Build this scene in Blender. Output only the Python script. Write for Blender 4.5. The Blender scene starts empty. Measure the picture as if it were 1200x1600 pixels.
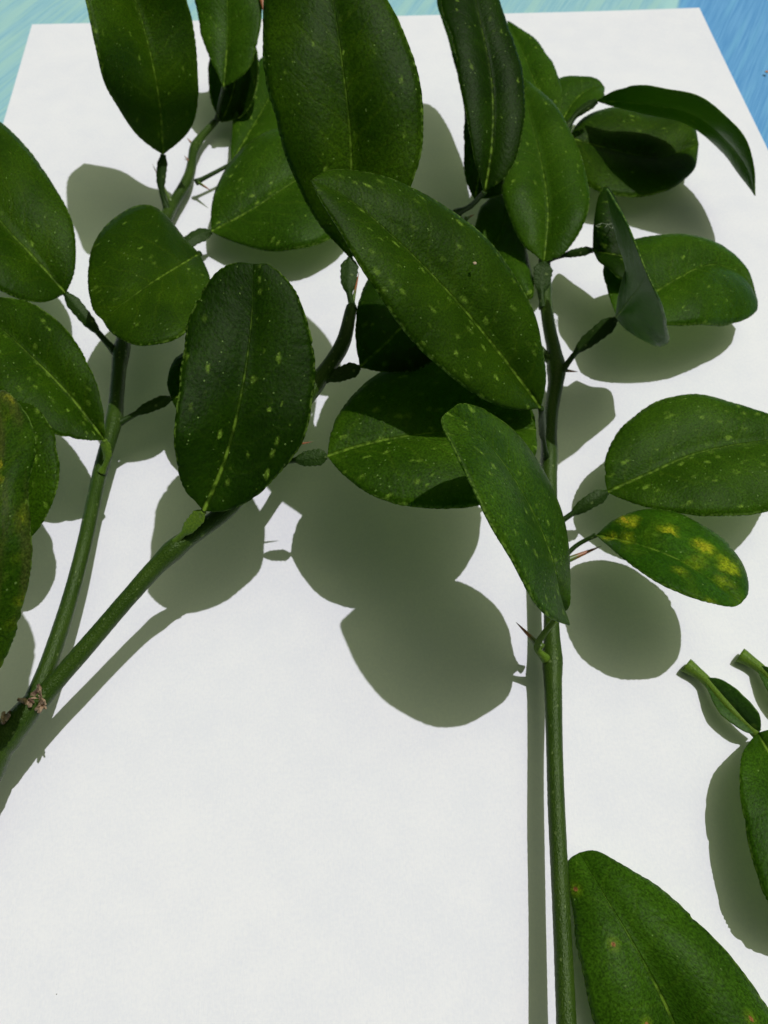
import bpy, math, random
import numpy as np
from mathutils import Matrix, Vector

# ---------------------------------------------------------------- camera, sky, sun (1 unit = 1 cm)
S = bpy.context.scene
C = S.collection
S.unit_settings.system = 'METRIC'
S.unit_settings.scale_length = 0.01
random.seed(4)
F, CX, CY, H = 1248.0, 600.0, 800.0, 13.68
M = np.array([[0.9980183739828896, 0.04816521739101917, 0.040489962042766475],
              [-0.06208230247975022, 0.8585816077430708, 0.5089041270849907],
              [0.010252458795898929, 0.5104093794974768, -0.8598704276864269]])
cd = bpy.data.cameras.new("camera")
cam = bpy.data.objects.new("camera", cd); C.objects.link(cam)
cd.sensor_fit = 'VERTICAL'; cd.sensor_height = 32.0; cd.lens = 32.0 * F / 1600.0
R3 = Matrix(((M[0, 0], M[0, 1], -M[0, 2]), (M[1, 0], M[1, 1], -M[1, 2]), (M[2, 0], M[2, 1], -M[2, 2])))
cam.matrix_world = Matrix.Translation((0, 0, H)) @ R3.to_4x4()
cd.clip_start = 0.1; cd.clip_end = 2000
cd.dof.use_dof = True; cd.dof.focus_distance = 11.4; cd.dof.aperture_fstop = 0.42
S.camera = cam

SUN = Vector((0.31041584, 0.17831773, 0.9337263)).normalized()     # towards the sun
w = bpy.data.worlds.new("World"); S.world = w; w.use_nodes = True
nt = w.node_tree; bg = nt.nodes['Background']
sky = nt.nodes.new('ShaderNodeTexSky'); sky.sky_type = 'NISHITA'; sky.sun_disc = False
sky.sun_elevation = math.asin(SUN.z); sky.sun_rotation = math.atan2(SUN.x, SUN.y)
sky.air_density = 0.12; sky.dust_density = 4.1; sky.ozone_density = 0.0
tn = nt.nodes.new('ShaderNodeMix'); tn.data_type = 'RGBA'; tn.blend_type = 'MULTIPLY'; tn.inputs[0].default_value = 1.0
nt.links.new(sky.outputs[0], tn.inputs[6]); tn.inputs[7].default_value = (1.0, 1.27, 0.75, 1.0)     # yellow-green tint added to the sky light to colour the shadows
nt.links.new(tn.outputs[2], bg.inputs[0]); bg.inputs[1].default_value = 0.05
ld = bpy.data.lights.new("sun", 'SUN'); ld.energy = 2.43; ld.angle = math.radians(0.55); ld.color = (1.0, 0.962, 0.995)
sun = bpy.data.objects.new("sun", ld); C.objects.link(sun)
sun.rotation_euler = SUN.to_track_quat('Z', 'Y').to_euler(); sun.location = SUN * 60
S.view_settings.view_transform = 'Standard'; S.view_settings.look = 'None'
S.view_settings.exposure = 0.08; S.view_settings.gamma = 1.0
S.render.engine = 'CYCLES'
S.cycles.max_bounces = 10; S.cycles.diffuse_bounces = 5; S.cycles.transmission_bounces = 6

# ---------------------------------------------------------------- helpers
def at(px, py, h):
    """world point at height h (cm above the paper) seen at this place of the photograph"""
    r = M @ np.array([px - CX, CY - py, F])
    return np.array([0, 0, H]) + r * (H - h) / (-r[2])

def ppc(P):
    """pixels per cm at a world point"""
    q = M.T @ (np.asarray(P) - np.array([0, 0, H])); return F / q[2]

def spline(pts, n, ts=None):
    """centripetal Catmull-Rom through pts, resampled by chord length at n places (or ts in 0..1)"""
    p = np.asarray(pts, float)
    if len(p) == 2: p = np.array([p[0], (p[0] + p[1]) / 2, p[1]])
    q = np.vstack([2 * p[0] - p[1], p, 2 * p[-1] - p[-2]])
    out = []
    for i in range(1, len(q) - 2):
        p0, p1, p2, p3 = q[i - 1], q[i], q[i + 1], q[i + 2]
        t0 = 0; t1 = t0 + max(np.linalg.norm(p1 - p0), 1e-6) ** .5
        t2 = t1 + max(np.linalg.norm(p2 - p1), 1e-6) ** .5; t3 = t2 + max(np.linalg.norm(p3 - p2), 1e-6) ** .5
        for t in np.linspace(t1, t2, 24, endpoint=False):
            A1 = (t1 - t) / (t1 - t0) * p0 + (t - t0) / (t1 - t0) * p1
            A2 = (t2 - t) / (t2 - t1) * p1 + (t - t1) / (t2 - t1) * p2
            A3 = (t3 - t) / (t3 - t2) * p2 + (t - t2) / (t3 - t2) * p3
            B1 = (t2 - t) / (t2 - t0) * A1 + (t - t0) / (t2 - t0) * A2
            B2 = (t3 - t) / (t3 - t1) * A2 + (t - t1) / (t3 - t1) * A3
            out.append((t2 - t) / (t2 - t1) * B1 + (t - t1) / (t2 - t1) * B2)
    out.append(q[-2]); out = np.array(out)
    d = np.r_[0, np.cumsum(np.linalg.norm(np.diff(out, axis=0), axis=1))]
    d /= d[-1]
    if ts is None: ts = np.linspace(0, 1, n)
    return np.stack([np.interp(ts, d, out[:, k]) for k in range(out.shape[1])], 1)

def empty(name, loc, label, cat, group=None):
    o = bpy.data.objects.new(name, None); C.objects.link(o); o.location = tuple(loc)
    o.empty_display_size = 0.5
    o['label'] = label; o['category'] = cat
    if group: o['group'] = group
    return o

def link_mesh(name, V, Fc, mats, parent=None, uvs=None, smooth=True):
    me = bpy.data.meshes.new(name)
    V = np.asarray(V, float)
    org = Vector((0, 0, 0))
    p = parent
    while p is not None:
        org += Vector(p.location); p = p.parent
    me.from_pydata([tuple(v - np.array(org)) for v in V], [], Fc)
    for m in mats: me.materials.append(m)
    if uvs:
        li = np.empty(len(me.loops), dtype=np.int32); me.loops.foreach_get('vertex_index', li)
        for nm, arr in uvs.items():
            l = me.uv_layers.new(name=nm)
            l.data.foreach_set('uv', np.asarray(arr, np.float32)[li].ravel())
    if smooth: me.polygons.foreach_set('use_smooth', [True] * len(me.polygons))
    me.update()
    o = bpy.data.objects.new(name, me); C.objects.link(o)
    if parent is not None: o.parent = parent
    return o

# ---------------------------------------------------------------- materials
def new_mat(name):
    m = bpy.data.materials.new(name); m.use_nodes = True
    n = m.node_tree.nodes; n.clear()
    return m, m.node_tree

class N:
    """tiny node builder"""
    def __init__(s, t): s.t = t
    def __call__(s, kind, **kw):
        n = s.t.nodes.new(kind)
        for k, v in kw.items():
            if k.startswith('i_'):
                key = k[2:]; key = int(key) if key.isdigit() else key.replace('_', ' ')
                sock = n.inputs[key]
                if hasattr(v, 'is_linked'): s.t.links.new(v, sock)
                else: sock.default_value = v
            else: setattr(n, k, v)
        return n
    def math(s, op, a, b=0.0, c=None, clamp=False):
        n = s.t.nodes.new('ShaderNodeMath'); n.operation = op; n.use_clamp = clamp
        for i, v in enumerate((a, b) if c is None else (a, b, c)):
            if hasattr(v, 'is_linked'): s.t.links.new(v, n.inputs[i])
            else: n.inputs[i].default_value = v
        return n.outputs[0]
    def mix(s, f, a, b):
        n = s.t.nodes.new('ShaderNodeMix'); n.data_type = 'RGBA'; n.clamp_factor = True
        for sock, v in ((n.inputs[0], f), (n.inputs[6], a), (n.inputs[7], b)):
            if hasattr(v, 'is_linked'): s.t.links.new(v, sock)
            else: sock.default_value = v if not isinstance(v, tuple) or len(v) == 4 else (*v, 1)
        return n.outputs[2]
    def ss(s, v, a, b):
        n = s.t.nodes.new('ShaderNodeMapRange'); n.interpolation_type = 'SMOOTHSTEP'
        s.t.links.new(v, n.inputs[0]); n.inputs[1].default_value = a; n.inputs[2].default_value = b
        return n.outputs[0]

def leaf_material(name, base, dark, speck=0.5, yellow=0.0, brown=0.0, spots=0.0, rough=0.42, under=False, trans=(0.05, 0.115, 0.008), bump=1.0, spec=0.055, yscale=1.9):
    m, t = new_mat(name); n = N(t)
    out = n('ShaderNodeOutputMaterial')
    uv = n('ShaderNodeUVMap', uv_map='cm').outputs[0]
    gr = n('ShaderNodeUVMap', uv_map='grid').outputs[0]
    sx = n('ShaderNodeSeparateXYZ', i_0=uv); sg = n('ShaderNodeSeparateXYZ', i_0=gr)
    x, y = sx.outputs[0], sx.outputs[1]
    u, v = sg.outputs[0], sg.outputs[1]
    au = n.math('ABSOLUTE', u); ax = n.math('ABSOLUTE', x)
    oi = n('ShaderNodeObjectInfo')
    rnd = n.math('MULTIPLY', oi.outputs['Random'], 37.0)
    off = n('ShaderNodeCombineXYZ', i_0=rnd, i_1=rnd, i_2=rnd)
    co = n('ShaderNodeVectorMath', operation='ADD', i_0=uv, i_1=off.outputs[0]).outputs[0]
    # broad tone
    big = n('ShaderNodeTexNoise', i_Vector=co, i_Scale=0.9, i_Detail=3.0).outputs[0]
    col = n.mix(n.ss(big, .35, .68), dark, base)
    # side veins: lines that leave the midrib at an angle
    wob = n('ShaderNodeTexNoise', i_Vector=co, i_Scale=1.3, i_Detail=2.0).outputs[0]
    ph = n.math('ADD', n.math('SUBTRACT', y, n.math('MULTIPLY', ax, 0.75)), n.math('MULTIPLY', wob, 0.7))
    ph = n.math('ADD', ph, n.math('MULTIPLY', n.math('GREATER_THAN', x, 0.0), 0.23))
    sv = n.math('ABSOLUTE', n.math('SUBTRACT', n.math('FRACT', n.math('MULTIPLY', ph, 2.1)), 0.5))
    vein = n.math('SUBTRACT', 1.0, n.ss(sv, 0.0, 0.11))
    vfade = n.math('SUBTRACT', 1.0, n.ss(au, 0.35, 0.95))
    vein = n.math('MULTIPLY', vein, vfade)
    col = n.mix(n.math('MULTIPLY', vein, 0.17 if not under else 0.4), col, (base[0] * 2.3, base[1] * 1.7, base[2] * 2.2))
    # yellow oil specks, lengthened and scattered in clusters
    mp = n('ShaderNodeMapping', i_Vector=co, i_Scale=(1.25, 0.85, 1.0))
    dis = n('ShaderNodeTexNoise', i_Vector=co, i_Scale=9.0, i_Detail=2.0)
    dv = n('ShaderNodeVectorMath', operation='MULTIPLY_ADD', i_0=dis.outputs['Color'], i_1=(.13, .13, 0), i_2=mp.outputs[0]).outputs[0]
    vo = n('ShaderNodeTexVoronoi', i_Vector=dv, i_Scale=4.4, i_Randomness=1.0)
    pr = n('ShaderNodeSeparateColor', i_0=vo.outputs['Color'])
    clus = n('ShaderNodeTexNoise', i_Vector=co, i_Scale=1.1, i_Detail=2.0).outputs[0]
    thr = n.math('MULTIPLY', n.ss(n.math('ADD', pr.outputs[0], n.math('MULTIPLY', clus, 0.9)), 1.24 - speck * 0.75, 1.72 - speck * .6), 0.34)
    sp = n.math('SUBTRACT', 1.0, n.math('DIVIDE', vo.outputs['Distance'], n.math('ADD', thr, 0.0001)), clamp=True)
    sp = n.math('MULTIPLY', n.ss(sp, 0.0, 0.85), n.math('ADD', 0.12, n.math('MULTIPLY', pr.outputs[1], .6)))
    col = n.mix(sp, col, (0.17, 0.28, 0.03))
    # sparse tiny pale dots
    v2 = n('ShaderNodeTexVoronoi', i_Vector=co, i_Scale=11.0)
    c2 = n('ShaderNodeSeparateColor', i_0=v2.outputs['Color'])
    d2 = n.math('MULTIPLY', n.math('LESS_THAN', v2.outputs['Distance'], 0.16), n.math('GREATER_THAN', c2.outputs[0], 0.9 - speck * .12))
    col = n.mix(n.math('MULTIPLY', d2, 0.4), col, (0.2, 0.3, 0.08))
    if yellow > 0:
        wv = n('ShaderNodeTexNoise', i_Vector=co, i_Scale=3.5, i_Detail=3.0)
        yc = n('ShaderNodeVectorMath', operation='MULTIPLY_ADD', i_0=wv.outputs['Color'], i_1=(.28, .28, 0), i_2=co).outputs[0]
        yv = n('ShaderNodeTexVoronoi', voronoi_dimensions='2D', i_Vector=yc, i_Scale=yscale)
        ys = n('ShaderNodeSeparateColor', i_0=yv.outputs['Color'])
        ypick = n.ss(ys.outputs[0], .30, .80)
        ybl = n.math('MULTIPLY', n.math('SUBTRACT', 1.0, n.ss(yv.outputs['Distance'], .0, .46)), ypick)
        yhz = n('ShaderNodeTexNoise', i_Vector=co, i_Scale=1.2, i_Detail=4.0).outputs[0]
        col = n.mix(n.math('MULTIPLY', n.ss(yhz, .45, .75), yellow * .35), col, (0.085, 0.12, 0.004))
        yfine = n('ShaderNodeTexNoise', i_Vector=co, i_Scale=12.0, i_Detail=3.0).outputs[0]
        ybl = n.math('MULTIPLY', ybl, n.math('ADD', .45, n.ss(yfine, .35, .65)), clamp=True)
        col = n.mix(n.math('MULTIPLY', ybl, yellow), col, (0.20, 0.24, 0.008))
        col = n.mix(n.math('MULTIPLY', n.ss(ybl, .55, 1.0), n.math('MULTIPLY', ys.outputs[1], yellow)), col, (0.34, 0.24, 0.016))
    if brown > 0:
        bb = n('ShaderNodeMapping', i_Vector=co, i_Scale=(2.2, 0.5, 1.0))
        bn = n('ShaderNodeTexNoise', i_Vector=bb.outputs[0], i_Scale=1.2, i_Detail=4.0).outputs[0]
        col = n.mix(n.math('MULTIPLY', n.ss(bn, .46, .60), brown), col, (0.075, 0.05, 0.022))
    if spots > 0:
        v3 = n('ShaderNodeTexVoronoi', voronoi_dimensions='2D', i_Vector=co, i_Scale=1.35)
        c3 = n('ShaderNodeSeparateColor', i_0=v3.outputs['Color'])
        pick = n.math('GREATER_THAN', c3.outputs[0], 1 - spots)
        halo = n.math('MULTIPLY', n.math('SUBTRACT', 1.0, n.ss(v3.outputs['Distance'], .03, .19)), pick)
        core = n.math('MULTIPLY', n.math('SUBTRACT', 1.0, n.ss(v3.outputs['Distance'], .02, .06)), pick)
        col = n.mix(n.math('MULTIPLY', halo, .55), col, (0.10, 0.16, 0.006))
        col = n.mix(core, col, (0.2, 0.075, 0.03))
    gn = n('ShaderNodeTexNoise', i_Vector=co, i_Scale=34.0, i_Detail=3.0, i_Roughness=.7).outputs[0]
    gv = n.math('MULTIPLY', n.ss(gn, .30, .70), 1.1); gv = n.math('ADD', gv, .45)
    col = n('ShaderNodeVectorMath', operation='SCALE', i_0=col, i_Scale=gv).outputs[0]
    # midrib: paler, dotted
    mw = n.math('MULTIPLY', n.math('SUBTRACT', 1.12, v), 0.035)
    rib = n.math('SUBTRACT', 1.0, n.ss(n.math('DIVIDE', ax, mw), 0.35, 1.3))
    rb = n('ShaderNodeTexNoise', i_Vector=co, i_Scale=7.0, i_Detail=2.0).outputs[0]
    rk = n.math('MULTIPLY', rib, n.math('ADD', 0.10, n.math('MULTIPLY', n.ss(rb, .40, .66), .75)), clamp=True)
    rk = n.math('MULTIPLY', rk, n.math('SUBTRACT', 1.15, v), clamp=True)
    col = n.mix(rk, col, (0.14, 0.23, 0.022))
    # margin: thin dotted yellow-green rim
    en = n('ShaderNodeTexNoise', i_Vector=co, i_Scale=16.0).outputs[0]
    ed = n.math('MULTIPLY', n.ss(au, 0.955, 0.99), n.ss(en, .42, .6))
    col = n.mix(n.math('MULTIPLY', ed, 0.75), col, (0.12, 0.2, 0.03))
    # relief
    b1 = n('ShaderNodeTexNoise', i_Vector=co, i_Scale=26.0, i_Detail=4.0, i_Roughness=.65).outputs[0]
    b2 = n('ShaderNodeTexVoronoi', i_Vector=co, i_Scale=17.0, feature='SMOOTH_F1').outputs['Distance']
    b3 = n('ShaderNodeTexNoise', i_Vector=co, i_Scale=3.2, i_Detail=2.0).outputs[0]
    hgt = n.math('ADD', n.math('MULTIPLY', b1, .5), n.math('MULTIPLY', b2, .55))
    hgt = n.math('ADD', hgt, n.math('MULTIPLY', b3, .55))
    hgt = n.math('SUBTRACT', hgt, n.math('MULTIPLY', vein, 0.14 if not under else -0.6))
    hgt = n.math('SUBTRACT', hgt, n.math('MULTIPLY', rib, 1.5 if not under else -2.5))
    bp = n('ShaderNodeBump', i_Strength=0.6 * bump, i_Distance=0.02, i_Height=hgt)
    rg = n.math('ADD', rough - .05, n.math('MULTIPLY', b1, 0.16))
    bs = n('ShaderNodeBsdfPrincipled', i_Base_Color=col, i_Roughness=rg, i_Normal=bp.outputs[0])
    bs.inputs['Specular IOR Level'].default_value = spec if not under else 0.2
    bs.inputs['Specular Tint'].default_value = (0.86, 1.0, 0.74, 1)
    tr = n('ShaderNodeBsdfTranslucent', i_Normal=bp.outputs[0])
    tc = n.mix(n.math('MULTIPLY', n.ss(b1, .3, .7), .3), (*trans, 1), (trans[0] * .6, trans[1] * .7, trans[2] * .6, 1))
    t.links.new(tc, tr.inputs[0])
    ad = n('ShaderNodeAddShader', i_0=bs.outputs[0], i_1=tr.outputs[0])
    t.links.new(ad.outputs[0], out.inputs[0])
    return m

def stem_material(name, c1, c2, rough=.31, scale=1.0):
    m, t = new_mat(name); n = N(t)
    out = n('ShaderNodeOutputMaterial')
    uv = n('ShaderNodeUVMap', uv_map='cm').outputs[0]
    mp = n('ShaderNodeMapping', i_Vector=uv, i_Scale=(26.0 * scale, 18.0 * scale, 1.0)).outputs[0]
    a = n('ShaderNodeTexNoise', i_Vector=mp, i_Scale=1.4, i_Detail=4.0, i_Roughness=.62).outputs[0]
    b = n('ShaderNodeTexNoise', i_Vector=uv, i_Scale=1.1, i_Detail=2.0).outputs[0]
    col = n.mix(n.ss(n.math('ADD', n.math('MULTIPLY', a, .6), n.math('MULTIPLY', b, .4)), .38, .64), c1, c2)
    vo = n('ShaderNodeTexVoronoi', i_Vector=n('ShaderNodeMapping', i_Vector=uv, i_Scale=(1.0, .8, 1)).outputs[0], i_Scale=9.0)
    cc = n('ShaderNodeSeparateColor', i_0=vo.outputs['Color'])
    dot = n.math('MULTIPLY', n.math('LESS_THAN', vo.outputs['Distance'], .2), n.math('GREATER_THAN', cc.outputs[0], .72))
    col = n.mix(n.math('MULTIPLY', dot, .45), col, (0.16, 0.22, 0.07))
    v2 = n('ShaderNodeTexVoronoi', i_Vector=mp, i_Scale=1.7, feature='SMOOTH_F1').outputs['Distance']
    h = n.math('ADD', a, n.math('MULTIPLY', v2, .8))
    bp = n('ShaderNodeBump', i_Strength=.7, i_Distance=.012, i_Height=n.math('SUBTRACT', h, n.math('MULTIPLY', dot, .6)))
    bs = n('ShaderNodeBsdfPrincipled', i_Base_Color=col, i_Roughness=n.math('ADD', rough, n.math('MULTIPLY', a, .15)), i_Normal=bp.outputs[0])
    bs.inputs['Specular IOR Level'].default_value = .22
    bs.inputs['Specular Tint'].default_value = (0.85, 1.0, 0.7, 1)
    t.links.new(bs.outputs[0], out.inputs[0])
    return m

def thorn_material():
    m, t = new_mat('thorn'); n = N(t); out = n('ShaderNodeOutputMaterial')
    uv = n('ShaderNodeUVMap', uv_map='grid').outputs[0]
    y = n('ShaderNodeSeparateXYZ', i_0=uv).outputs[1]
    z = n('ShaderNodeTexNoise', i_Vector=uv, i_Scale=9.0, i_Detail=3.0).outputs[0]
    k = n.math('ADD', y, n.math('MULTIPLY', n.math('SUBTRACT', z, .5), .35))
    col = n.mix(n.ss(k, .3, .62), (0.075, 0.13, 0.018), (0.30, 0.10, 0.035))
    col = n.mix(n.ss(k, .82, .97), col, (0.10, 0.035, 0.02))
    bs = n('ShaderNodeBsdfPrincipled', i_Base_Color=col, i_Roughness=.4)
    t.links.new(bs.outputs[0], out.inputs[0]); return m

def scar_material():
    m, t = new_mat('torn_bark'); n = N(t); out = n('ShaderNodeOutputMaterial')
    tc = n('ShaderNodeTexCoord').outputs['Object']
    a = n('ShaderNodeTexNoise', i_Vector=tc, i_Scale=9.0, i_Detail=5.0).outputs[0]
    col = n.mix(n.ss(a, .36, .62), (0.09, 0.05, 0.03), (0.36, 0.25, 0.16))
    bp = n('ShaderNodeBump', i_Strength=.8, i_Distance=.02, i_Height=a)
    bs = n('ShaderNodeBsdfPrincipled', i_Base_Color=col, i_Roughness=.8, i_Normal=bp.outputs[0])
    t.links.new(bs.outputs[0], out.inputs[0]); return m

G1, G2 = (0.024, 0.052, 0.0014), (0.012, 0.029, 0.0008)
UNDER = leaf_material('leaf_underside', (0.24, 0.35, 0.07), (0.20, 0.30, 0.06), speck=.2, rough=.6, under=True)
LEAF = leaf_material('leaf_green', G1, G2, speck=.5)
LEAF_SPECK = leaf_material('leaf_green_specked', (0.021, 0.048, 0.0014), G2, speck=1.15)
LEAF_PALE_SPECK = leaf_material('leaf_light_green_specked', (0.029, 0.066, 0.0028), (0.016, 0.040, 0.0014), speck=1.15)
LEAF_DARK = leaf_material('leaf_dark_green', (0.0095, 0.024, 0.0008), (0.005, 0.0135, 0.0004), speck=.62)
LEAF_PALE = leaf_material('leaf_light_green', (0.028, 0.066, 0.003), (0.018, 0.046, 0.002), speck=.5, rough=.38)
LEAF_SHEEN = leaf_material('leaf_waxy_green', (0.026, 0.066, 0.007), (0.018, 0.048, 0.005), speck=.4, rough=.42, spec=.14)
LEAF_YELLOW = leaf_material('leaf_yellow_blotched', (0.022, 0.064, 0.003), (0.014, 0.042, 0.002), speck=.3, yellow=.95, trans=(0.09, 0.17, 0.012))
LEAF_SICK = leaf_material('leaf_browned', (0.022, 0.048, 0.002), (0.012, 0.030, 0.0012), speck=.6, yellow=.35, brown=.3, rough=.4, yscale=3.2)
LEAF_SPOT = leaf_material('leaf_rust_spotted', (0.026, 0.066, 0.003), (0.016, 0.044, 0.002), speck=.12, spots=.5, rough=.38)
STEM = stem_material('green_stem', (0.017, 0.042, 0.003), (0.038, 0.074, 0.007))
PETIOLE = stem_material('petiole_green', (0.009, 0.027, 0.002), (0.019, 0.046, 0.004), rough=.42)
PETIOLE_Y = stem_material('petiole_yellow_green', (0.07, 0.14, 0.01), (0.13, 0.21, 0.02), rough=.4)
THORN = thorn_material(); SCAR = scar_material()

# ---------------------------------------------------------------- plant builders
def leaf(parent, mid, A, B, mat=None, arch=0.07, la=0.0, lb=0.0, wave=0.02, seed=0, notch=0.0, serr=1.0, name='leaf', NT=150, NU=9, label=None, vtop=1, abs_=False, both=False, fold=.10):
    """mid: (px,py,h) base..tip; A, B: the two margins as (px,py[,dh]) base..tip, ends shared with the midrib;
    la/lb raise (cm) that margin above the midrib"""
    rng = np.random.RandomState(seed + 11)
    k = np.arange(NT + 1) / NT
    ts = 0.45 * k + 0.55 * (0.5 - 0.5 * np.cos(np.pi * k))
    mid = [tuple(p) for p in mid]
    mm = spline([(p[0], p[1], p[2] * 40) for p in mid], None, ts)
    mp = np.array([at(a, b, c / 40) for a, b, c in mm])
    def margin(E, lift):
        lift = lift + fold
        if abs_:                                              # margins given with heights of their own
            P = [mid[0]] + list(E) + [mid[-1]]
            e = spline([(a, b, c * 40) for a, b, c in P], None, ts)
            return np.array([at(a, b, c / 40) for a, b, c in e])
        P = [(mid[0][0], mid[0][1], 0.0)] + [(e[0], e[1], (e[2] if len(e) > 2 else 0.0)) for e in E] + [(mid[-1][0], mid[-1][1], 0.0)]
        e = spline([(a, b, c * 40) for a, b, c in P], None, ts)
        hh = mm[:, 2] / 40 + e[:, 2] / 40 + lift * np.sin(np.pi * ts) ** .7
        return np.array([at(e[i, 0], e[i, 1], hh[i]) for i in range(NT + 1)])
    ea, eb = margin(A, la), margin(B, lb)
    arch = arch * 1.45
    tan = np.gradient(mp, axis=0)
    acr = eb - ea
    nrm = np.cross(tan, acr); nrm /= np.linalg.norm(nrm, axis=1)[:, None] + 1e-9
    camv = np.array([0, 0, H]) - mp
    sg = 1 if (nrm[NT // 2] @ camv[NT // 2]) > 0 else -1
    nrm = nrm * sg
    # smooth normals near the ends
    nrm[:3] = nrm[3]; nrm[-3:] = nrm[-4]
    L = np.r_[0, np.cumsum(np.linalg.norm(np.diff(mp, axis=0), axis=1))]
    def serrate(E):
        T = np.gradient(E, axis=0); T /= np.linalg.norm(T, axis=1)[:, None] + 1e-9
        out = E - mp; out /= np.linalg.norm(out, axis=1)[:, None] + 1e-9
        s = np.r_[0, np.cumsum(np.linalg.norm(np.diff(E, axis=0), axis=1))]
        ph = s * 6.0 + 1.5 * np.interp(s, np.linspace(0, s[-1], 22), rng.rand(22) * 2)
        fr = ph - np.floor(ph)
        amp = (0.007 + 0.019 * np.interp(s, np.linspace(0, s[-1], 20), rng.rand(20))) * serr
        tooth = np.abs(np.sin(np.pi * fr)) ** .6
        low = np.interp(s, np.linspace(0, s[-1], 13), rng.rand(13) - .5) * 0.045
        for q_ in range(2):                                  # small nicks
            c_ = rng.rand() * s[-1]; low = low - .035 * rng.rand() * np.exp(-((s - c_) / .05) ** 2)
        fade = np.clip(np.minimum(k, 1 - k) * 14, 0, 1)
        return E + out * ((amp * tooth + low * serr) * fade)[:, None]
    ea, eb = serrate(ea), serrate(eb)
    V, grid, cm = [], [], []
    idx = {}
    ph = rng.rand(6) * 6.28
    for i in range(NT + 1):
        wA, wB = np.linalg.norm(ea[i] - mp[i]), np.linalg.norm(eb[i] - mp[i])
        for j in range(-NU, NU + 1):
            if i in (0, NT) and j != -NU:
                idx[(i, j)] = idx[(i, -NU)]; continue
            u = j / NU; a = abs(u) ** .92
            E, wd = (ea[i], wA) if u < 0 else (eb[i], wB)
            P = mp[i] * (1 - a) + E * a
            bul = arch * wd * 4 * a * (1 - a)
            bul += wave * wd * (math.sin(L[i] * 2.1 + ph[0] + u * 1.3) + .6 * math.sin(L[i] * 4.3 + ph[1] - u * 2.7)) * a * 1.1
            # soft puckering between the side veins
            bul += 0.004 * math.sin((L[i] - abs(u) * wd * .75) * 13.2 + (1.4 if u > 0 else 0)) * min(1, a * 4) * (1 - a) * min(wd, 1)
            P = P + nrm[i] * bul
            idx[(i, j)] = len(V); V.append(P)
            if i in (0, NT): grid.append((0, k[i])); cm.append((0, L[i]))
            else: grid.append((u, ts[i])); cm.append((math.copysign(a, u) * wd, L[i]))
    Fc = []
    for i in range(NT):
        for j in range(-NU, NU):
            q = [idx[(i, j)], idx[(i, j + 1)], idx[(i + 1, j + 1)], idx[(i + 1, j)]]
            q = [a for n_, a in enumerate(q) if a not in q[:n_]]
            if len(q) < 3: continue
            if sg * vtop > 0: q.reverse()
            Fc.append(q)
    # make sure the upper side faces the way meant
    P0, P1, P2 = (V[c] for c in Fc[len(Fc) // 2][:3])
    nn = np.cross(P1 - P0, P2 - P0)
    if (nn @ nrm[NT // 2]) * vtop < 0: Fc = [f[::-1] for f in Fc]
    o = link_mesh(name, V, Fc, [mat or LEAF, (mat or LEAF) if both else UNDER, mat or LEAF], parent, {'grid': grid, 'cm': cm})
    sd = o.modifiers.new('thickness', 'SOLIDIFY'); sd.thickness = 0.026; sd.offset = -1
    sd.material_offset = 1; sd.material_offset_rim = 2
    if label: o['label'] = label
    return o

def tube_rings(P, rad, n=20, side=None, wing=None, jitter=0.0, seed=0):
    """rings of a tube along P with radius rad, wing = half width of a flat wing on both sides"""
    rng = np.random.RandomState(seed)
    P = np.asarray(P); T = np.gradient(P, axis=0); T /= np.linalg.norm(T, axis=1)[:, None]
    up = np.array([0.05, -0.35, 0.93])
    V, g, cm = [], [], []
    s = 0
    for i in range(len(P)):
        if i: s += np.linalg.norm(P[i] - P[i - 1])
        sd = np.cross(T[i], up if side is None else side); sd /= np.linalg.norm(sd) + 1e-9
        un = np.cross(sd, T[i])
        r = rad[i]
        for kk in range(n):
            a = 2 * math.pi * kk / n
            ca, sa = math.cos(a), math.sin(a)
            x, y = r * ca, r * sa
            if wing is not None and wing[i] > r:
                e = abs(ca) ** 3
                x = math.copysign(r * abs(ca) + (wing[i] - r) * e, ca)
                y = r * sa * (1 - .55 * e) + 0.10 * (abs(x) / max(wing[i], 1e-6)) * wing[i] * 0.9
            j = 1 + jitter * (rng.rand() - .5)
            V.append(P[i] + sd * x * j + un * y * j)
            g.append((kk / n, i / (len(P) - 1))); cm.append((kk / n * 2 * math.pi * max(rad[0], .05), s))
    Fc = []
    m_ = len(P)
    for i in range(m_ - 1):
        for kk in range(n):
            k2 = (kk + 1) % n
            Fc.append([i * n + kk, i * n + k2, (i + 1) * n + k2, (i + 1) * n + kk])
    Fc.append(list(range(n))[::-1]); Fc.append([(m_ - 1) * n + kk for kk in range(n)])
    return V, Fc, g, cm

def stem(parent, pts, mat=None, name='stem', swell=(), seed=1, n=22):
    """pts: (px,py,h,width in photo pixels)"""
    q = spline([(a, b, h * 40, w * 6) for a, b, h, w in pts], max(60, len(pts) * 22))
    P = np.array([at(a, b, h / 40) for a, b, h, w in q])
    r = np.array([w_ / 12 / ppc(p) for w_, p in zip(q[:, 3], P)])
    for (sx, sy, amp, wid) in swell:
        d = np.hypot(q[:, 0] - sx, q[:, 1] - sy)
        r = r * (1 + amp * np.exp(-(d / wid) ** 2))
    rg = np.random.RandomState(seed + 40); s_ = np.r_[0, np.cumsum(np.linalg.norm(np.diff(P, axis=0), axis=1))]
    r = r * (1 + .05 * np.interp(s_, np.linspace(0, s_[-1], 18), rg.rand(18) - .5) * 2)
    P = P + (np.interp(s_, np.linspace(0, s_[-1], 12), rg.rand(12) - .5) * .02)[:, None] * np.array([1, .3, 0])
    V, Fc, g, cm = tube_rings(P, r, n=n, jitter=.03, seed=seed)
    return link_mesh(name, V, Fc, [mat or STEM], parent, {'grid': g, 'cm': cm})

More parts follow.
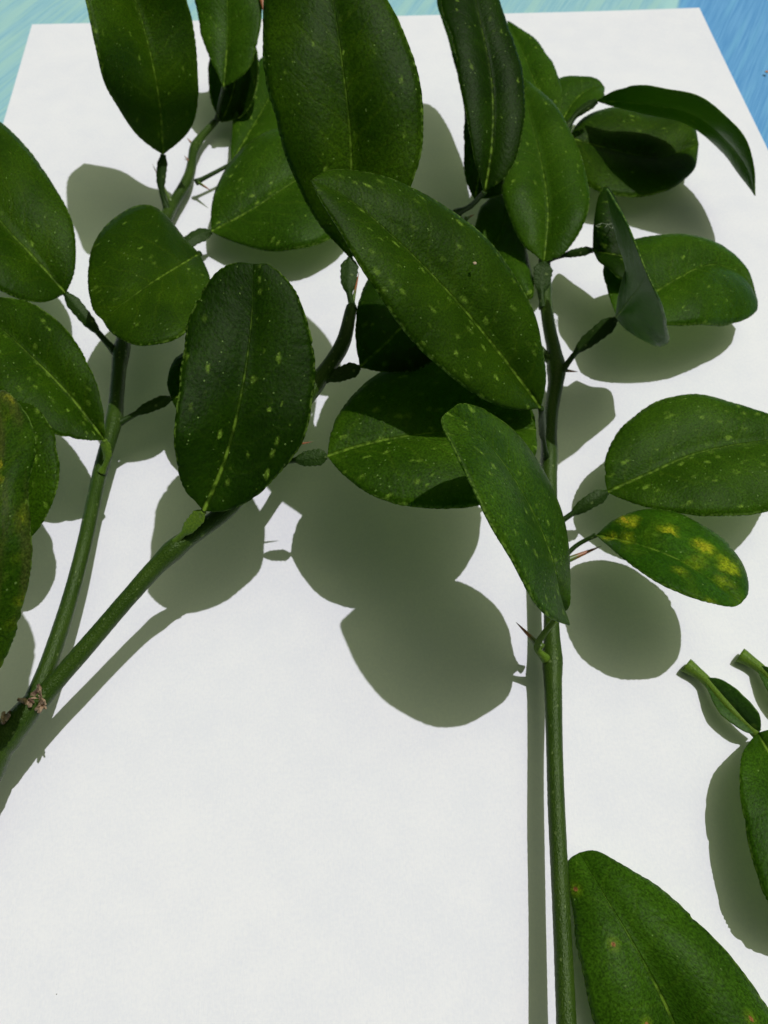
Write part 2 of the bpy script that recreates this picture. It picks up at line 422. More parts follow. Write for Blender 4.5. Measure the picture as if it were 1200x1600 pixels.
def petiole(parent, pts, width=8, wing=0, mat=None, name='petiole', seed=0, peak=.68):
    """pts: (px,py,h) from the stem to the blade; width and wing (full) in photo pixels"""
    n_ = 44
    q = spline([(a, b, h * 40) for a, b, h in pts], n_)
    P = np.array([at(a, b, h / 40) for a, b, h in q])
    t = np.linspace(0, 1, n_)
    pc = ppc(P[n_ // 2])
    r = (width / 2 / pc) * (1 + .45 * np.exp(-(t / .12) ** 2) + .25 * np.exp(-((t - 1) / .07) ** 2)) * (1 - .18 * t)
    wg = None
    if wing:
        rng = np.random.RandomState(seed + 5)
        up_ = np.clip((t - .16) / .40, 0, 1); up_ = up_ * up_ * (3 - 2 * up_)
        prof = up_ * (.82 + .18 * np.clip((t - .4) / .4, 0, 1)) * np.clip((1 - t) / .13, 0, 1) ** .5
        prof = np.clip(prof, 0, 1) * (t < .985)
        ser = 1 + .05 * np.sin(t * 60 + rng.rand() * 6) * (prof > .3) + .04 * (np.interp(t, np.linspace(0, 1, 9), rng.rand(9)) - .5)
        wg = wing / 2 / pc * prof * ser
    V, Fc, g, cm = tube_rings(P, r, n=24, wing=wg, seed=seed)
    return link_mesh(name, V, Fc, [mat or PETIOLE], parent, {'grid': g, 'cm': cm})

def thorn(parent, a, b, width=7, bend=0.0):
    """a, b: (px,py,h) foot and tip"""
    A, B = at(*a), at(*b)
    n_ = 12
    t = np.linspace(0, 1, n_)
    sidev = np.cross(B - A, [0, 0, 1.0])
    P = A[None] * (1 - t)[:, None] + B[None] * t[:, None] + sidev[None] * (bend * t * (1 - t))[:, None]
    r = (width / 2 / ppc(A)) * (1 - t) ** .8 * (1 + .5 * np.exp(-(t / .12) ** 2)) + .002
    V, Fc, g, cm = tube_rings(P, r, n=10)
    return link_mesh('thorn', V, Fc, [THORN], parent, {'grid': g, 'cm': cm})

# ---------------------------------------------------------------- the setting: cloth and paper
def cloth_material():
    m, t = new_mat('blue_cloth'); n = N(t); out = n('ShaderNodeOutputMaterial')
    tc = n('ShaderNodeTexCoord').outputs['Object']
    sp = n('ShaderNodeSeparateXYZ', i_0=tc)
    # printed brush streaks: fine lines that lean more on the left than on the right
    def streak(ang, sx, sy, det, sc=1.0):
        r = n('ShaderNodeMapping', i_Vector=tc, i_Rotation=(0, 0, math.radians(ang)))
        r2 = n('ShaderNodeMapping', i_Vector=r.outputs[0], i_Scale=(sx, sy, 1))
        return n('ShaderNodeTexNoise', i_Vector=r2.outputs[0], i_Scale=sc, i_Detail=det, i_Roughness=.6).outputs[0]
    left_f, left_c = streak(-61, .6, 19.0, 4.0), streak(-61, .2, 2.6, 3.0)
    right_f, right_c = streak(-61, .5, 17.0, 4.0), streak(-61, .15, 2.0, 2.0)
    bl = n.math('ADD', sp.outputs[0], n.math('MULTIPLY', n.math('SUBTRACT', sp.outputs[1], 26.5), -.38))
    side = n.ss(bl, 11.2, 11.4)
    colL = n.mix(n.ss(left_f, .32, .68), (0.22, 0.46, 0.58), (0.33, 0.57, 0.64))
    colL = n.mix(n.math('MULTIPLY', n.ss(left_c, .42, .62), .75), colL, (0.36, 0.60, 0.58))
    colR = n.mix(n.ss(right_f, .3, .7), (0.085, 0.28, 0.58), (0.15, 0.38, 0.68))
    colR = n.mix(n.math('MULTIPLY', n.ss(right_c, .5, .7), .4), colR, (0.2, 0.5, 0.72))
    pal = n.math('MULTIPLY', n.ss(bl, 10.5, 11.0), n.math('SUBTRACT', 1.0, side))
    colL = n.mix(n.math('MULTIPLY', pal, .75), colL, (0.40, 0.66, 0.66))
    col = n.mix(side, colL, colR)
    fib = n.mix(side, left_f, right_f)
    wv = n('ShaderNodeTexNoise', i_Vector=tc, i_Scale=28.0, i_Detail=2.0).outputs[0]
    bp = n('ShaderNodeBump', i_Strength=.5, i_Distance=.02, i_Height=n.math('ADD', n.math('MULTIPLY', fib, 1.0), n.math('MULTIPLY', wv, .5)))
    bs = n('ShaderNodeBsdfPrincipled', i_Base_Color=col, i_Roughness=.8, i_Normal=bp.outputs[0])
    bs.inputs['Specular IOR Level'].default_value = .2
    t.links.new(bs.outputs[0], out.inputs[0]); return m

def paper_material():
    m, t = new_mat('white_paper'); n = N(t); out = n('ShaderNodeOutputMaterial')
    tc = n('ShaderNodeTexCoord').outputs['Object']
    a = n('ShaderNodeTexNoise', i_Vector=tc, i_Scale=18.0, i_Detail=4.0, i_Roughness=.65).outputs[0]
    b = n('ShaderNodeTexNoise', i_Vector=n('ShaderNodeMapping', i_Vector=tc, i_Scale=(9, 1.6, 1)).outputs[0], i_Scale=5.0, i_Detail=2.0).outputs[0]
    c = n('ShaderNodeTexNoise', i_Vector=tc, i_Scale=.35, i_Detail=2.0).outputs[0]
    k = n.math('ADD', n.math('MULTIPLY', a, .5), n.math('ADD', n.math('MULTIPLY', b, .25), n.math('MULTIPLY', c, .25)))
    c4 = n('ShaderNodeTexNoise', i_Vector=tc, i_Scale=1.4, i_Detail=5.0, i_Roughness=.6).outputs[0]
    k = n.math('ADD', n.math('MULTIPLY', k, .75), n.math('MULTIPLY', c4, .25))
    col = n.mix(n.ss(k, .36, .64), (0.745, 0.755, 0.835), (0.815, 0.815, 0.87))
    v = n('ShaderNodeTexVoronoi', i_Vector=tc, i_Scale=1.3)
    cc = n('ShaderNodeSeparateColor', i_0=v.outputs['Color'])
    dot = n.math('MULTIPLY', n.math('LESS_THAN', v.outputs['Distance'], .012), n.math('GREATER_THAN', cc.outputs[0], .55))
    col = n.mix(n.math('MULTIPLY', dot, .85), col, (0.05, 0.05, 0.04))
    bp = n('ShaderNodeBump', i_Strength=.25, i_Distance=.006, i_Height=n.math('ADD', a, b))
    bs = n('ShaderNodeBsdfPrincipled', i_Base_Color=col, i_Roughness=.85, i_Normal=bp.outputs[0])
    bs.inputs['Specular IOR Level'].default_value = .15
    t.links.new(bs.outputs[0], out.inputs[0]); return m

# tablecloth: a large sheet with very soft undulation, 1 mm under the paper
nx, ny = 120, 90
X = np.linspace(-80, 80, nx + 1); Yv = np.linspace(-60, 60, ny + 1)
V, Fc = [], []
for j in range(ny + 1):
    for i in range(nx + 1):
        V.append((X[i], Yv[j], -0.07 + 0.02 * math.sin(X[i] * .5 + 1) * math.cos(Yv[j] * .37)))
for j in range(ny):
    for i in range(nx):
        a = j * (nx + 1) + i; Fc.append([a, a + 1, a + nx + 2, a + nx + 1])
tcl = link_mesh('tablecloth', V, Fc, [cloth_material()]); tcl['kind'] = 'structure'
tcl['label'] = 'blue tablecloth printed with pale brush streaks under the paper'

# paper sheet: its corners as seen, edges very slightly bowed, 0.12 mm thick
TL, TR = at(50, 38, 0.0), at(1092, 14, 0.0)
xd = (TR - TL) / np.linalg.norm(TR - TL); yd = np.array([xd[1], -xd[0], 0])     # towards the viewer
Wp = np.linalg.norm(TR - TL); Lp = 29.7
n1, n2 = 60, 84
V, Fc = [], []
for j in range(n2 + 1):
    for i in range(n1 + 1):
        s, t_ = i / n1, j / n2
        P = TL + xd * s * Wp + yd * t_ * Lp
        lift = 0.04 * max(0, 1 - math.hypot((1 - s) * Wp, t_ * Lp) / 5.0) ** 2
        r_ = 0.22                                               # softly rounded corner
        P = P + xd * (0.012 * math.sin(t_ * 9)) 
        V.append((P[0], P[1], lift))
for j in range(n2):
    for i in range(n1):
        a = j * (n1 + 1) + i; Fc.append([a, a + n1 + 1, a + n1 + 2, a + 1])
pp = link_mesh('paper_sheet', V, Fc, [paper_material()], smooth=False)
sd = pp.modifiers.new('thickness', 'SOLIDIFY'); sd.thickness = 0.012; sd.offset = -1
pp['label'] = 'large sheet of plain white paper lying on the blue tablecloth'; pp['category'] = 'paper'

# ---------------------------------------------------------------- left branch, forked
B1 = empty('citrus_branch', at(-20, 1210, 1.2), 'forked citrus branch at the left, two green shoots rising from a torn brown fork', 'branch', 'cut citrus branches on the paper')
stem(B1, [(-60, 1300, 1.1, 62), (-10, 1175, 1.25, 54), (28, 1128, 1.35, 46), (58, 1092, 1.42, 34)], name='main_stem', seed=2)
stem(B1, [(50, 1100, 1.40, 30), (75, 1040, 1.42, 27), (110, 930, 1.36, 24), (131, 850, 1.4, 23), (155, 740, 1.25, 22), (178, 655, 1.15, 22), (190, 545, 1.0, 22), (222, 430, .75, 20), (262, 335, .5, 18), (295, 275, .42, 16), (306, 228, .4, 13), (345, 180, .38, 9)],
     swell=((178, 655, .18, 22), (186, 548, .22, 20), (262, 335, .2, 18), (306, 228, .25, 12)), seed=3)
stem(B1, [(58, 1098, 1.40, 32), (120, 1028, 1.55, 28), (200, 935, 1.8, 27), (268, 862, 2.03, 28), (360, 790, 2.28, 27), (430, 695, 2.5, 26), (490, 605, 2.7, 25), (533, 542, 2.8, 23), (550, 480, 2.88, 17)],
     swell=((270, 860, .22, 22), (490, 600, .2, 18), (430, 695, .15, 16)), seed=4)
# torn bark round the fork
rng = np.random.RandomState(5)
for (cx, cy, num, sx, sy) in ((61, 1082, 4, 5, 9), (40, 1096, 4, 9, 4), (63, 1099, 4, 4, 6), (8, 1122, 3, 7, 4)):
    V, Fc = [], []
    for q_ in range(num):
        x0, y0 = cx + rng.randn() * sx * .7, cy + rng.randn() * sy * .7
        a0 = rng.rand() * 6.28; ln = 5 + 7 * rng.rand(); wd = 2 + 4 * rng.rand(); z0 = 1.55 + .05 * rng.rand()
        k0 = len(V); n_ = 7
        for i_ in range(n_):
            t_ = i_ / (n_ - 1) - .5
            for j_ in range(3):
                s_ = (j_ - 1) * wd * (1 - 1.3 * abs(t_)) * (.7 + .6 * rng.rand())
                xx, yy = t_ * 2 * ln, s_
                V.append(at(x0 + xx * math.cos(a0) - yy * math.sin(a0), y0 + xx * math.sin(a0) + yy * math.cos(a0),
                            z0 + .05 * rng.rand() + .10 * t_ * (1 if q_ % 2 else -1) - .04 * abs(j_ - 1)))
        for i_ in range(n_ - 1):
            for j_ in range(2):
                a = k0 + i_ * 3 + j_; Fc.append([a, a + 1, a + 4, a + 3])
    ob = link_mesh('torn_bark', V, Fc, [SCAR], B1, smooth=False)
    sd = ob.modifiers.new('thickness', 'SOLIDIFY'); sd.thickness = .02; sd.offset = 0
def sub(lf, fn, *a, **k):
    return fn(lf, *a, **k)

# leaf at the top left edge of the picture
l = leaf(B1, [(103, 459, 1.6), (50, 400, 2.1), (0, 345, 2.5), (-70, 240, 3.0)],
         [(70, 470), (20, 462), (-40, 420), (-80, 330)], [(116, 420), (112, 350), (75, 275), (0, 188), (-50, 165)], LEAF, la=.15, lb=.1, seed=1)
petiole(l, [(182, 552, 1.0), (145, 510, 1.3), (103, 459, 1.6)], 10, 22)
# leaf below it
l = leaf(B1, [(163, 687, 1.9), (110, 620, 2.2), (50, 558, 2.5), (-10, 505, 2.7), (-45, 490, 2.8)],
         [(120, 685), (75, 672), (25, 632), (-25, 580)], [(161, 640), (140, 575), (95, 505), (40, 470), (-20, 466)], LEAF_SPECK, la=.1, lb=.1, seed=2)
petiole(l, [(159, 738, 1.36), (168, 715, 1.6), (163, 687, 1.9)], 9, 15, PETIOLE_Y)
# folded leaf in front of the left shoot
l = leaf(B1, [(312, 396, 1.9), (280, 415, 2.45), (240, 440, 2.8), (195, 473, 2.85), (160, 500, 2.7)],
         [(327, 434, 0), (312, 492, 0), (285, 522), (262, 533), (212, 538), (176, 522)],
         [(292, 376, -.2), (262, 340, -.1), (238, 321), (205, 322), (152, 368), (139, 440), (147, 486)], LEAF, arch=.035, fold=0.0, wave=.01, seed=3)
petiole(l, [(228, 418, .8), (270, 425, 1.2), (312, 396, 1.9)], 9, 0)
# large upright leaf on the right shoot
l = leaf(B1, [(318, 799, 2.75), (352, 715, 3.15), (378, 610, 3.7), (393, 500, 4.15), (396, 412, 4.6)],
         [(285, 755, 3.1), (272, 680, 3.75), (285, 570, 4.1), (300, 490, 4.3), (335, 430, 4.5), (370, 411, 4.6)],
         [(360, 795, 2.7), (420, 755, 2.9), (475, 680, 3.3), (491, 590, 3.7), (480, 500, 4.15), (450, 440, 4.45), (420, 413, 4.6)], LEAF_DARK, abs_=True, arch=.05, seed=4)
petiole(l, [(268, 852, 2.1), (288, 832, 2.35), (318, 799, 2.7)], 10, 24, PETIOLE_Y)
# dark leaf hidden behind it
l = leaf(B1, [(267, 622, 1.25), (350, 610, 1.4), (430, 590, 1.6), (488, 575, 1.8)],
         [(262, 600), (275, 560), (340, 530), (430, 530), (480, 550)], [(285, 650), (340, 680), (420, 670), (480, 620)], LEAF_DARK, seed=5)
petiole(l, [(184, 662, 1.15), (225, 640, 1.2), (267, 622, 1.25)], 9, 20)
# tall leaf at the top left
l = leaf(B1, [(255, 242, 1.5), (246, 140, 3.0), (215, 10, 4.2), (178, -90, 5.1), (150, -150, 5.5)],
         [(210, 205, 2.4), (160, 110, 4.1), (135, 0, 4.9), (118, -80, 5.4), (122, -130, 5.5)], [(295, 205, 1.9), (309, 140, 2.8), (300, 40, 3.8), (270, -60, 4.9), (215, -140, 5.5)], LEAF, abs_=True, arch=.04, seed=6)
petiole(l, [(262, 330, .55), (252, 295, .9), (255, 242, 1.4)], 9, 16)
thorn(B1, (268, 318, .55), (238, 256, .9), 6)
thorn(B1, (404, -34, 2.9), (413, 22, 2.6), 17)  # brown dry leaf tip at the top edge, stood in for by a thorn shape
# narrower leaf next to it
l = leaf(B1, [(350, 136, 1.5), (356, 50, 2.2), (352, -80, 3.4)],
         [(325, 85), (308, 20), (300, -50)], [(385, 110), (405, 50), (408, -20), (390, -70)], LEAF_PALE, seed=7)
petiole(l, [(340, 186, .5), (343, 165, .9), (350, 136, 1.5)], 8, 0)
# curled dark leaf in its shade
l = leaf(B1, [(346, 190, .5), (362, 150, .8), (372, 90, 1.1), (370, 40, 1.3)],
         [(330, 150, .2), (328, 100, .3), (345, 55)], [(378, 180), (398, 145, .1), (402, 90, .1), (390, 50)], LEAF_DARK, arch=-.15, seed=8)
# pale low leaf behind
l = leaf(B1, [(361, 256, .45), (400, 190, .5), (440, 120, .5), (480, 60, .5)],
         [(362, 215), (372, 160), (410, 90)], [(400, 250), (460, 200), (490, 120)], LEAF_PALE, seed=9)
petiole(l, [(306, 285, .42), (335, 270, .45), (361, 256, .45)], 7, 0)
# wide leaf in the middle left
l = leaf(B1, [(330, 362, .62), (390, 330, .75), (450, 290, .9), (530, 240, 1.0), (580, 200, 1.0)],
         [(332, 320), (350, 265), (405, 215), (470, 190), (540, 180)], [(365, 378), (430, 393), (500, 380), (560, 330), (590, 260)], LEAF_PALE, lb=-.15, seed=10)
petiole(l, [(240, 405, .7), (282, 388, .6), (305, 372, .6), (330, 362, .62)], 9, 24)
thorn(B1, (300, 258, .42), (288, 243, .6), 5); thorn(B1, (308, 284, .42), (330, 298, .45), 5); thorn(B1, (303, 228, .4), (292, 215, .55), 5)
# big curled leaf at the left edge, close to the camera
l = leaf(B1, [(-60, 1085, 3.3), (-25, 950, 4.3), (-15, 820, 4.9), (-18, 700, 5.0), (-20, 620, 4.9)],
         [(-75, 1000), (-90, 850), (-70, 700), (-45, 640)], [(-5, 1050), (32, 950), (50, 860), (42, 760), (56, 690), (30, 628), (5, 612)], LEAF_SICK, lb=-.25, wave=.05, seed=11)
petiole(l, [(-30, 1200, 1.3), (-55, 1150, 2.3), (-60, 1085, 3.3)], 11, 0)
# leaf behind it
l = leaf(B1, [(30, 850, 1.9), (20, 770, 2.3), (22, 690, 2.6), (25, 625, 2.7)],
         [(-10, 810), (-25, 720), (-5, 650)], [(50, 838), (85, 780), (91, 720), (80, 670), (50, 635)], LEAF_SPECK, seed=12)
petiole(l, [(-30, 1180, 1.3), (-25, 1000, 1.6), (30, 850, 1.9)], 9, 0)
# leaves along the right shoot
l = leaf(B1, [(511, 713, 2.55), (570, 695, 2.6), (640, 681, 2.6), (740, 672, 2.5), (838, 670, 2.3)],
         [(520, 665), (560, 610), (625, 568), (700, 560), (780, 590), (830, 640)],
         [(540, 745), (590, 778), (650, 791), (740, 790), (800, 760), (836, 710)], LEAF_PALE_SPECK, arch=.08, lb=.05, seed=13)
petiole(l, [(436, 722, 2.45), (470, 718, 2.5), (511, 713, 2.55)], 9, 27)
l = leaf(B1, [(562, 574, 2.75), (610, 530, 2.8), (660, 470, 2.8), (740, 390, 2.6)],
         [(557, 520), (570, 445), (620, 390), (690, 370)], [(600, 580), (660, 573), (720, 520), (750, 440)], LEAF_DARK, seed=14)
petiole(l, [(488, 606, 2.7), (525, 588, 2.72), (562, 574, 2.75)], 9, 26)
l = leaf(B1, [(547, 404, 3.05), (549, 330, 3.85), (548, 220, 4.75), (535, 100, 5.6), (520, 0, 6.2), (500, -90, 6.7)],
         [(500, 350), (455, 260), (425, 160), (411, 60), (415, -25), (445, -75)], [(595, 370), (650, 270), (663, 190), (650, 100), (605, 0), (560, -65)], LEAF, arch=.09, la=.05, lb=.1, seed=15, wave=.03)
petiole(l, [(552, 486, 2.88), (545, 450, 2.95), (547, 404, 3.05)], 10, 28)
thorn(B1, (550, 478, 2.9), (561, 425, 3.0), 6)
thorn(B1, (432, 700, 2.5), (490, 690, 2.55), 7)

# ---------------------------------------------------------------- right branch
B2 = empty('citrus_branch', at(885, 1600, .8), 'long straight citrus stem at the right with leaves up its length', 'branch', 'cut citrus branches on the paper')
stem(B2, [(890, 1720, .8, 34), (885, 1600, .8, 31), (876, 1400, .73, 28), (868, 1200, .66, 26), (864, 1050, .6, 27), (862, 960, .62, 24), (860, 860, .66, 24), (858, 740, .7, 24), (861, 650, .76, 22), (869, 580, .85, 24), (856, 500, .9, 20), (850, 430, .95, 19), (862, 330, 1.0, 17), (878, 240, 1.1, 14), (888, 195, 1.15, 11)],
     swell=((852, 1030, .22, 22), (858, 712, .15, 20), (869, 575, .28, 16), (852, 450, .25, 14), (886, 200, .2, 8)), seed=6)
stem(B2, [(866, 570, .85, 14), (828, 528, 1.0, 13), (760, 430, 1.2, 12), (712, 330, 1.4, 11)], name='side_shoot', seed=7)
# big specked leaf across the middle
l = leaf(B2, [(845, 638, 2.7), (790, 565, 3.4), (720, 478, 4.15), (620, 375, 4.95), (545, 312, 5.4), (486, 281, 5.7)],
         [(810, 641), (750, 620), (690, 575), (610, 485), (550, 395), (510, 325)], [(852, 590), (838, 500), (790, 410), (720, 340), (640, 290), (560, 266), (510, 268)], LEAF_SPECK, arch=.08, la=.0, lb=.0, seed=16, serr=.7)
petiole(l, [(852, 712, .9), (848, 680, 1.6), (845, 638, 2.6)], 9, 22)
# hanging leaf nearest to the camera
l = leaf(B2, [(868, 962, 1.5), (868, 895, 2.6), (822, 780, 3.5), (760, 690, 4.25), (704, 640, 4.85)],
         [(889, 975, 2.2), (872, 971, 2.9), (847, 951, 3.4), (800, 873, 4.15), (749, 785, 4.6), (711, 705, 4.8), (691, 655, 4.85)],
         [(888, 950, 1.75), (892, 918, 2.0), (888, 850, 2.25), (855, 745, 2.9), (800, 670, 3.7), (745, 634, 4.5), (718, 631, 4.8)], LEAF_PALE_SPECK, arch=.04, abs_=True, wave=.012, seed=17, serr=.6)
petiole(l, [(853, 1030, .72), (839, 1012, .95), (850, 990, 1.25), (868, 968, 1.5)], 11, 0, PETIOLE_Y)
thorn(B2, (846, 1012, .7), (806, 972, .95), 10)
# upper leaves
l = leaf(B2, [(850, 410, 1.35), (856, 330, 1.7), (845, 250, 1.9), (825, 170, 2.0), (815, 120, 1.9)],
         [(815, 375), (785, 300), (783, 230), (795, 160)], [(880, 395), (915, 340), (918, 280), (895, 215), (855, 150)], LEAF_PALE, arch=.10, seed=18, wave=.04)
petiole(l, [(848, 482, .95), (846, 450, 1.1), (850, 410, 1.35)], 9, 30)
l = leaf(B2, [(757, 300, 2.3), (768, 230, 2.8), (768, 130, 3.4), (745, 10, 4.1), (730, -60, 4.4)],
         [(742, 250), (728, 170), (705, 60), (690, -10)], [(790, 275), (815, 210), (818, 120), (795, 40), (765, -30)], LEAF_DARK, arch=.09, la=.1, lb=-.15, seed=19)
petiole(l, [(716, 332, 1.5), (735, 322, 1.8), (757, 300, 2.3)], 9, 0)
thorn(B2, (728, 342, 1.5), (741, 335, 1.5), 5)
l = leaf(B2, [(742, 312, 1.7), (755, 220, 2.1), (735, 100, 2.5), (695, -20, 2.8)],
         [(727, 270), (725, 170), (700, 60), (683, 0)], [(785, 300), (800, 210), (790, 90), (740, -10)], LEAF_DARK, seed=20)
l = leaf(B2, [(872, 196, 1.2), (845, 150, 1.25), (820, 90, 1.2), (793, 32, 1.1)],
         [(840, 190), (800, 150), (785, 90)], [(878, 150), (868, 110), (840, 65)], LEAF_PALE, seed=21)
l = leaf(B2, [(878, 190, 1.1), (900, 155, 1.15), (925, 138, 1.15), (945, 136, 1.1)],
         [(868, 160), (872, 122), (905, 118), (935, 125)], [(895, 185), (925, 165), (943, 150)], LEAF_PALE, seed=22)
l = leaf(B2, [(932, 158, 1.5), (1000, 162, 1.9), (1080, 178, 1.95), (1140, 225, 1.75), (1168, 265, 1.6), (1179, 306, 1.42)],
         [(960, 142, 2.0), (1020, 136, 2.8), (1090, 150, 3.0), (1150, 200, 2.6), (1177, 260, 1.9)], [(965, 168, 1.45), (1030, 182, 1.25), (1090, 205, 1.15), (1135, 245, 1.12), (1165, 285, 1.25)], LEAF_PALE, arch=.05, abs_=True, seed=23)
petiole(l, [(884, 204, 1.15), (900, 180, 1.35), (932, 158, 1.6)], 9, 15)
l = leaf(B2, [(888, 215, .8), (960, 235, .7), (1030, 245, .55), (1092, 225, .5)],
         [(910, 185), (960, 168), (1030, 172), (1080, 190)], [(895, 260), (930, 295), (990, 307), (1050, 295), (1085, 262)], LEAF, seed=24)
l = leaf(B2, [(748, 420, .9), (775, 380, .95), (790, 340, .95), (792, 305, .95)],
         [(742, 370), (752, 325), (775, 305)], [(830, 470), (825, 400), (805, 330)], LEAF_PALE, seed=25)
# right side: folded pair and its neighbours
l = leaf(B2, [(926, 391, 1.55), (950, 396, 1.75), (985, 404, 1.7), (1010, 415, 1.4)],
         [(928, 350, .2), (936, 305, .3), (947, 289, .3), (960, 305, .2), (985, 365, -.1)], [(935, 408), (950, 418), (968, 434), (995, 440)], LEAF_DARK, seed=26, serr=.4)
petiole(l, [(856, 405, 1.0), (890, 397, 1.3), (926, 391, 1.55)], 8, 16)
l = leaf(B2, [(963, 496, 1.6), (985, 468, 2.6), (1002, 446, 3.6), (1009, 434, 4.1), (1012, 426, 4.4)],
         [(970, 450, 2.6), (979, 400, 3.3), (968, 345, 3.5), (951, 294, 3.5), (972, 328, 3.9), (995, 380, 4.3)],
         [(980, 515, 1.45), (1005, 531, 1.3), (1030, 540, 1.65), (1046, 531, 2.0), (1041, 498, 3.2), (1026, 458, 4.2)], LEAF_SHEEN, arch=.02, abs_=True, both=True, seed=27, serr=.5)
petiole(l, [(874, 585, .9), (905, 545, 1.2), (935, 520, 1.5), (963, 498, 1.75)], 9, 25)
thorn(B2, (876, 578, .9), (903, 581, .9), 7)
l = leaf(B2, [(963, 493, 1.45), (1015, 462, 1.4), (1110, 414, 1.25), (1160, 430, .95), (1184, 470, .75)],
         [(950, 455, 0), (943, 420, 0), (965, 385, 0), (1003, 369), (1060, 366), (1120, 380), (1165, 415)], [(985, 502), (1040, 508), (1110, 508), (1160, 500), (1182, 485)], LEAF_PALE, seed=28, wave=.02)
# round specked leaf at the right edge
l = leaf(B2, [(949, 769, 1.1), (1010, 742, 1.25), (1090, 708, 1.35), (1200, 688, 1.35), (1275, 680, 1.3)],
         [(946, 720), (975, 665), (1020, 630), (1080, 619), (1150, 632), (1220, 655)], [(1000, 790), (1070, 802), (1150, 805), (1220, 785), (1265, 730)], LEAF_PALE_SPECK, seed=29)
petiole(l, [(866, 822, .7), (895, 802, .85), (920, 785, 1.0), (949, 769, 1.1)], 9, 23)
# small yellow-blotched leaf under it
l = leaf(B2, [(931, 836, 1.05), (1000, 852, 1.7), (1070, 880, 1.9), (1130, 920, 2.0), (1158, 943, 2.0)],
         [(960, 812, 1.25), (1010, 798, 1.4), (1070, 806, 1.55), (1130, 840, 1.65), (1165, 895, 1.8), (1168, 928, 1.9)], [(965, 865, 1.8), (1010, 895, 2.2), (1060, 925, 2.3), (1110, 942, 2.25), (1145, 948, 2.1)], LEAF_YELLOW, abs_=True, seed=30, label='green citrus leaf blotched with yellow')
petiole(l, [(872, 882, .7), (900, 853, .85), (931, 836, 1.05)], 8, 0)
thorn(B2, (870, 882, .68), (940, 853, .75), 12)

# ---------------------------------------------------------------- loose leaves on the paper
GRP = 'loose citrus leaves lying on the paper'
D1 = empty('citrus_leaf', at(1000, 1700, 0), 'loose green citrus leaf with rust spots beside the bottom of the long stem', 'leaf', GRP)
leaf(D1, [(1085, 1680, .3), (1040, 1570, .5), (990, 1475, .6), (945, 1400, .5), (905, 1332, .25)],
     [(1010, 1690, -.15), (940, 1620, -.2), (912, 1530, -.2), (898, 1430, -.2), (890, 1345, -.1)], [(1230, 1640), (1190, 1560, -.1), (1110, 1460, -.1), (1030, 1385, -.1), (960, 1345), (925, 1330)], LEAF_SPOT, name='blade', arch=.1, seed=31)
D2 = empty('citrus_leaf', at(1070, 1035, 0), 'loose citrus leaf with a long winged stalk near the right edge', 'leaf', GRP)
leaf(D2, [(1183, 1145, .32), (1230, 1230, .7), (1290, 1400, .8), (1340, 1500, .4)],
     [(1160, 1180, .2), (1158, 1240, .1), (1180, 1350), (1230, 1450)], [(1215, 1140), (1290, 1190), (1350, 1300), (1365, 1420)], LEAF_SPOT, name='blade', seed=32)
petiole(D2, [(1072, 1039, .15), (1100, 1060, .18), (1140, 1105, .3), (1183, 1146, .32)], 17, 0, PETIOLE_Y, name='stalk')
leaf(D2, [(1098, 1058, .2), (1130, 1094, .3), (1160, 1124, .36), (1185, 1148, .36)], [(1108, 1082, -.05), (1124, 1112, -.08), (1146, 1132, -.08), (1168, 1144, -.04)],
     [(1128, 1062, .1), (1162, 1088, .2), (1184, 1114, .2), (1189, 1136, .1)], LEAF_SHEEN, name='stalk_wing', serr=.25, seed=34, arch=.05, NT=60)
D3 = empty('citrus_leaf', at(1155, 1025, 0), 'stalk end of another loose citrus leaf, cut by the right edge', 'leaf', GRP)
leaf(D3, [(1275, 1130, .3), (1330, 1200, .5), (1400, 1290, .4)], [(1265, 1170), (1300, 1250), (1360, 1290)], [(1320, 1120), (1390, 1170), (1420, 1240)], LEAF_SPOT, name='blade', seed=33)
petiole(D3, [(1156, 1023, .15), (1185, 1042, .18), (1230, 1085, .3), (1275, 1130, .3)], 17, 0, PETIOLE_Y, name='stalk')
leaf(D3, [(1182, 1040, .2), (1212, 1070, .3), (1245, 1102, .36), (1275, 1130, .36)], [(1190, 1062, -.05), (1208, 1092, -.08), (1232, 1115, -.08), (1258, 1128, -.04)],
     [(1212, 1045, .1), (1248, 1070, .2), (1272, 1096, .2), (1278, 1118, .1)], LEAF_SHEEN, name='stalk_wing', serr=.25, seed=35, arch=.05, NT=60)

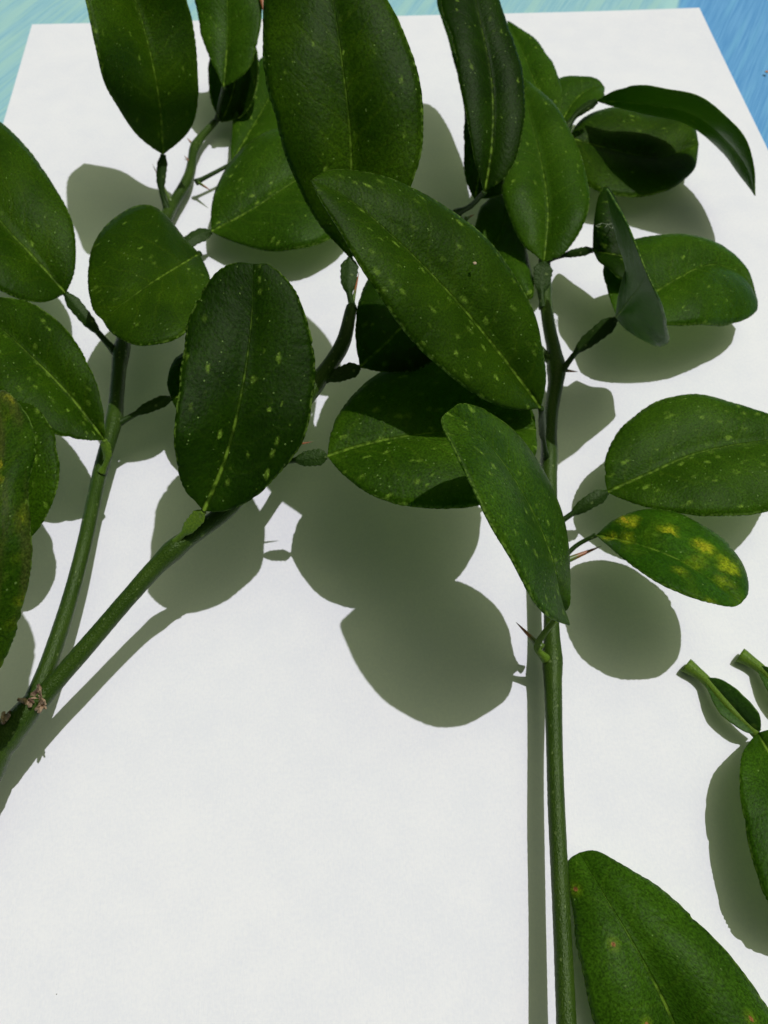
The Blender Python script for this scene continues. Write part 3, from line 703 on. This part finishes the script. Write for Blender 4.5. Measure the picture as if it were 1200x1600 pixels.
# ---------------------------------------------------------------- small bits
def simple_mat(name, c, rough=.7):
    m, t = new_mat(name); n = N(t); out = n('ShaderNodeOutputMaterial')
    tc = n('ShaderNodeTexCoord').outputs['Object']
    a = n('ShaderNodeTexNoise', i_Vector=tc, i_Scale=12.0, i_Detail=3.0).outputs[0]
    bs = n('ShaderNodeBsdfPrincipled', i_Base_Color=n.mix(a, tuple(v * .6 for v in c), tuple(min(1, v * 1.3) for v in c)), i_Roughness=rough)
    t.links.new(bs.outputs[0], out.inputs[0]); return m
rng = np.random.RandomState(8)
LINT = simple_mat('pale_lint', (0.30, 0.36, 0.22)); TAN = simple_mat('dry_tan', (0.45, 0.33, 0.22)); ORG = simple_mat('dry_orange', (0.50, 0.24, 0.11))
fib = empty('lint_thread', at(950, 350, 2.2), 'tangle of pale lint fibres caught on the small upright folded leaf', 'lint')
for pts in ([(931, 353), (940, 349), (952, 351), (962, 346), (969, 349)], [(945, 356), (952, 349), (961, 352), (967, 344)], [(949, 350), (956, 357), (960, 349), (964, 353)], [(938, 351), (935, 355), (931, 352)], [(960, 347), (964, 338), (970, 334)]):
    q = spline([(a, c_) for a, c_ in pts], 40)
    P = np.array([at(x_, y_, 2.35 + .05 * math.sin(i * .5)) for i, (x_, y_) in enumerate(q)])
    V, Fc, g, cm = tube_rings(P, [0.0055] * len(P), n=6)
    link_mesh('fibre', V, Fc, [LINT], fib, {'grid': g, 'cm': cm})
def crumb(name, px, py, h, size, mat, label, cat):
    import bmesh
    bm = bmesh.new(); bmesh.ops.create_icosphere(bm, subdivisions=2, radius=size)
    for v in bm.verts:
        v.co *= 1 + .45 * (rng.rand() - .5); v.co.z *= .5
    me = bpy.data.meshes.new(name); bm.to_mesh(me); bm.free(); me.materials.append(mat)
    o = bpy.data.objects.new(name, me); C.objects.link(o); o.location = tuple(at(px, py, h)); o['label'] = label; o['category'] = cat
    return o
crumb('dirt_crumb', 742, 411, 4.66, .03, TAN, 'tiny tan crumb resting on the big speckled leaf in the middle', 'crumb')
o = crumb('dry_fleck', 1198, 112, .03, .05, ORG, 'small orange-brown fleck on the blue cloth by the top right edge', 'fleck')
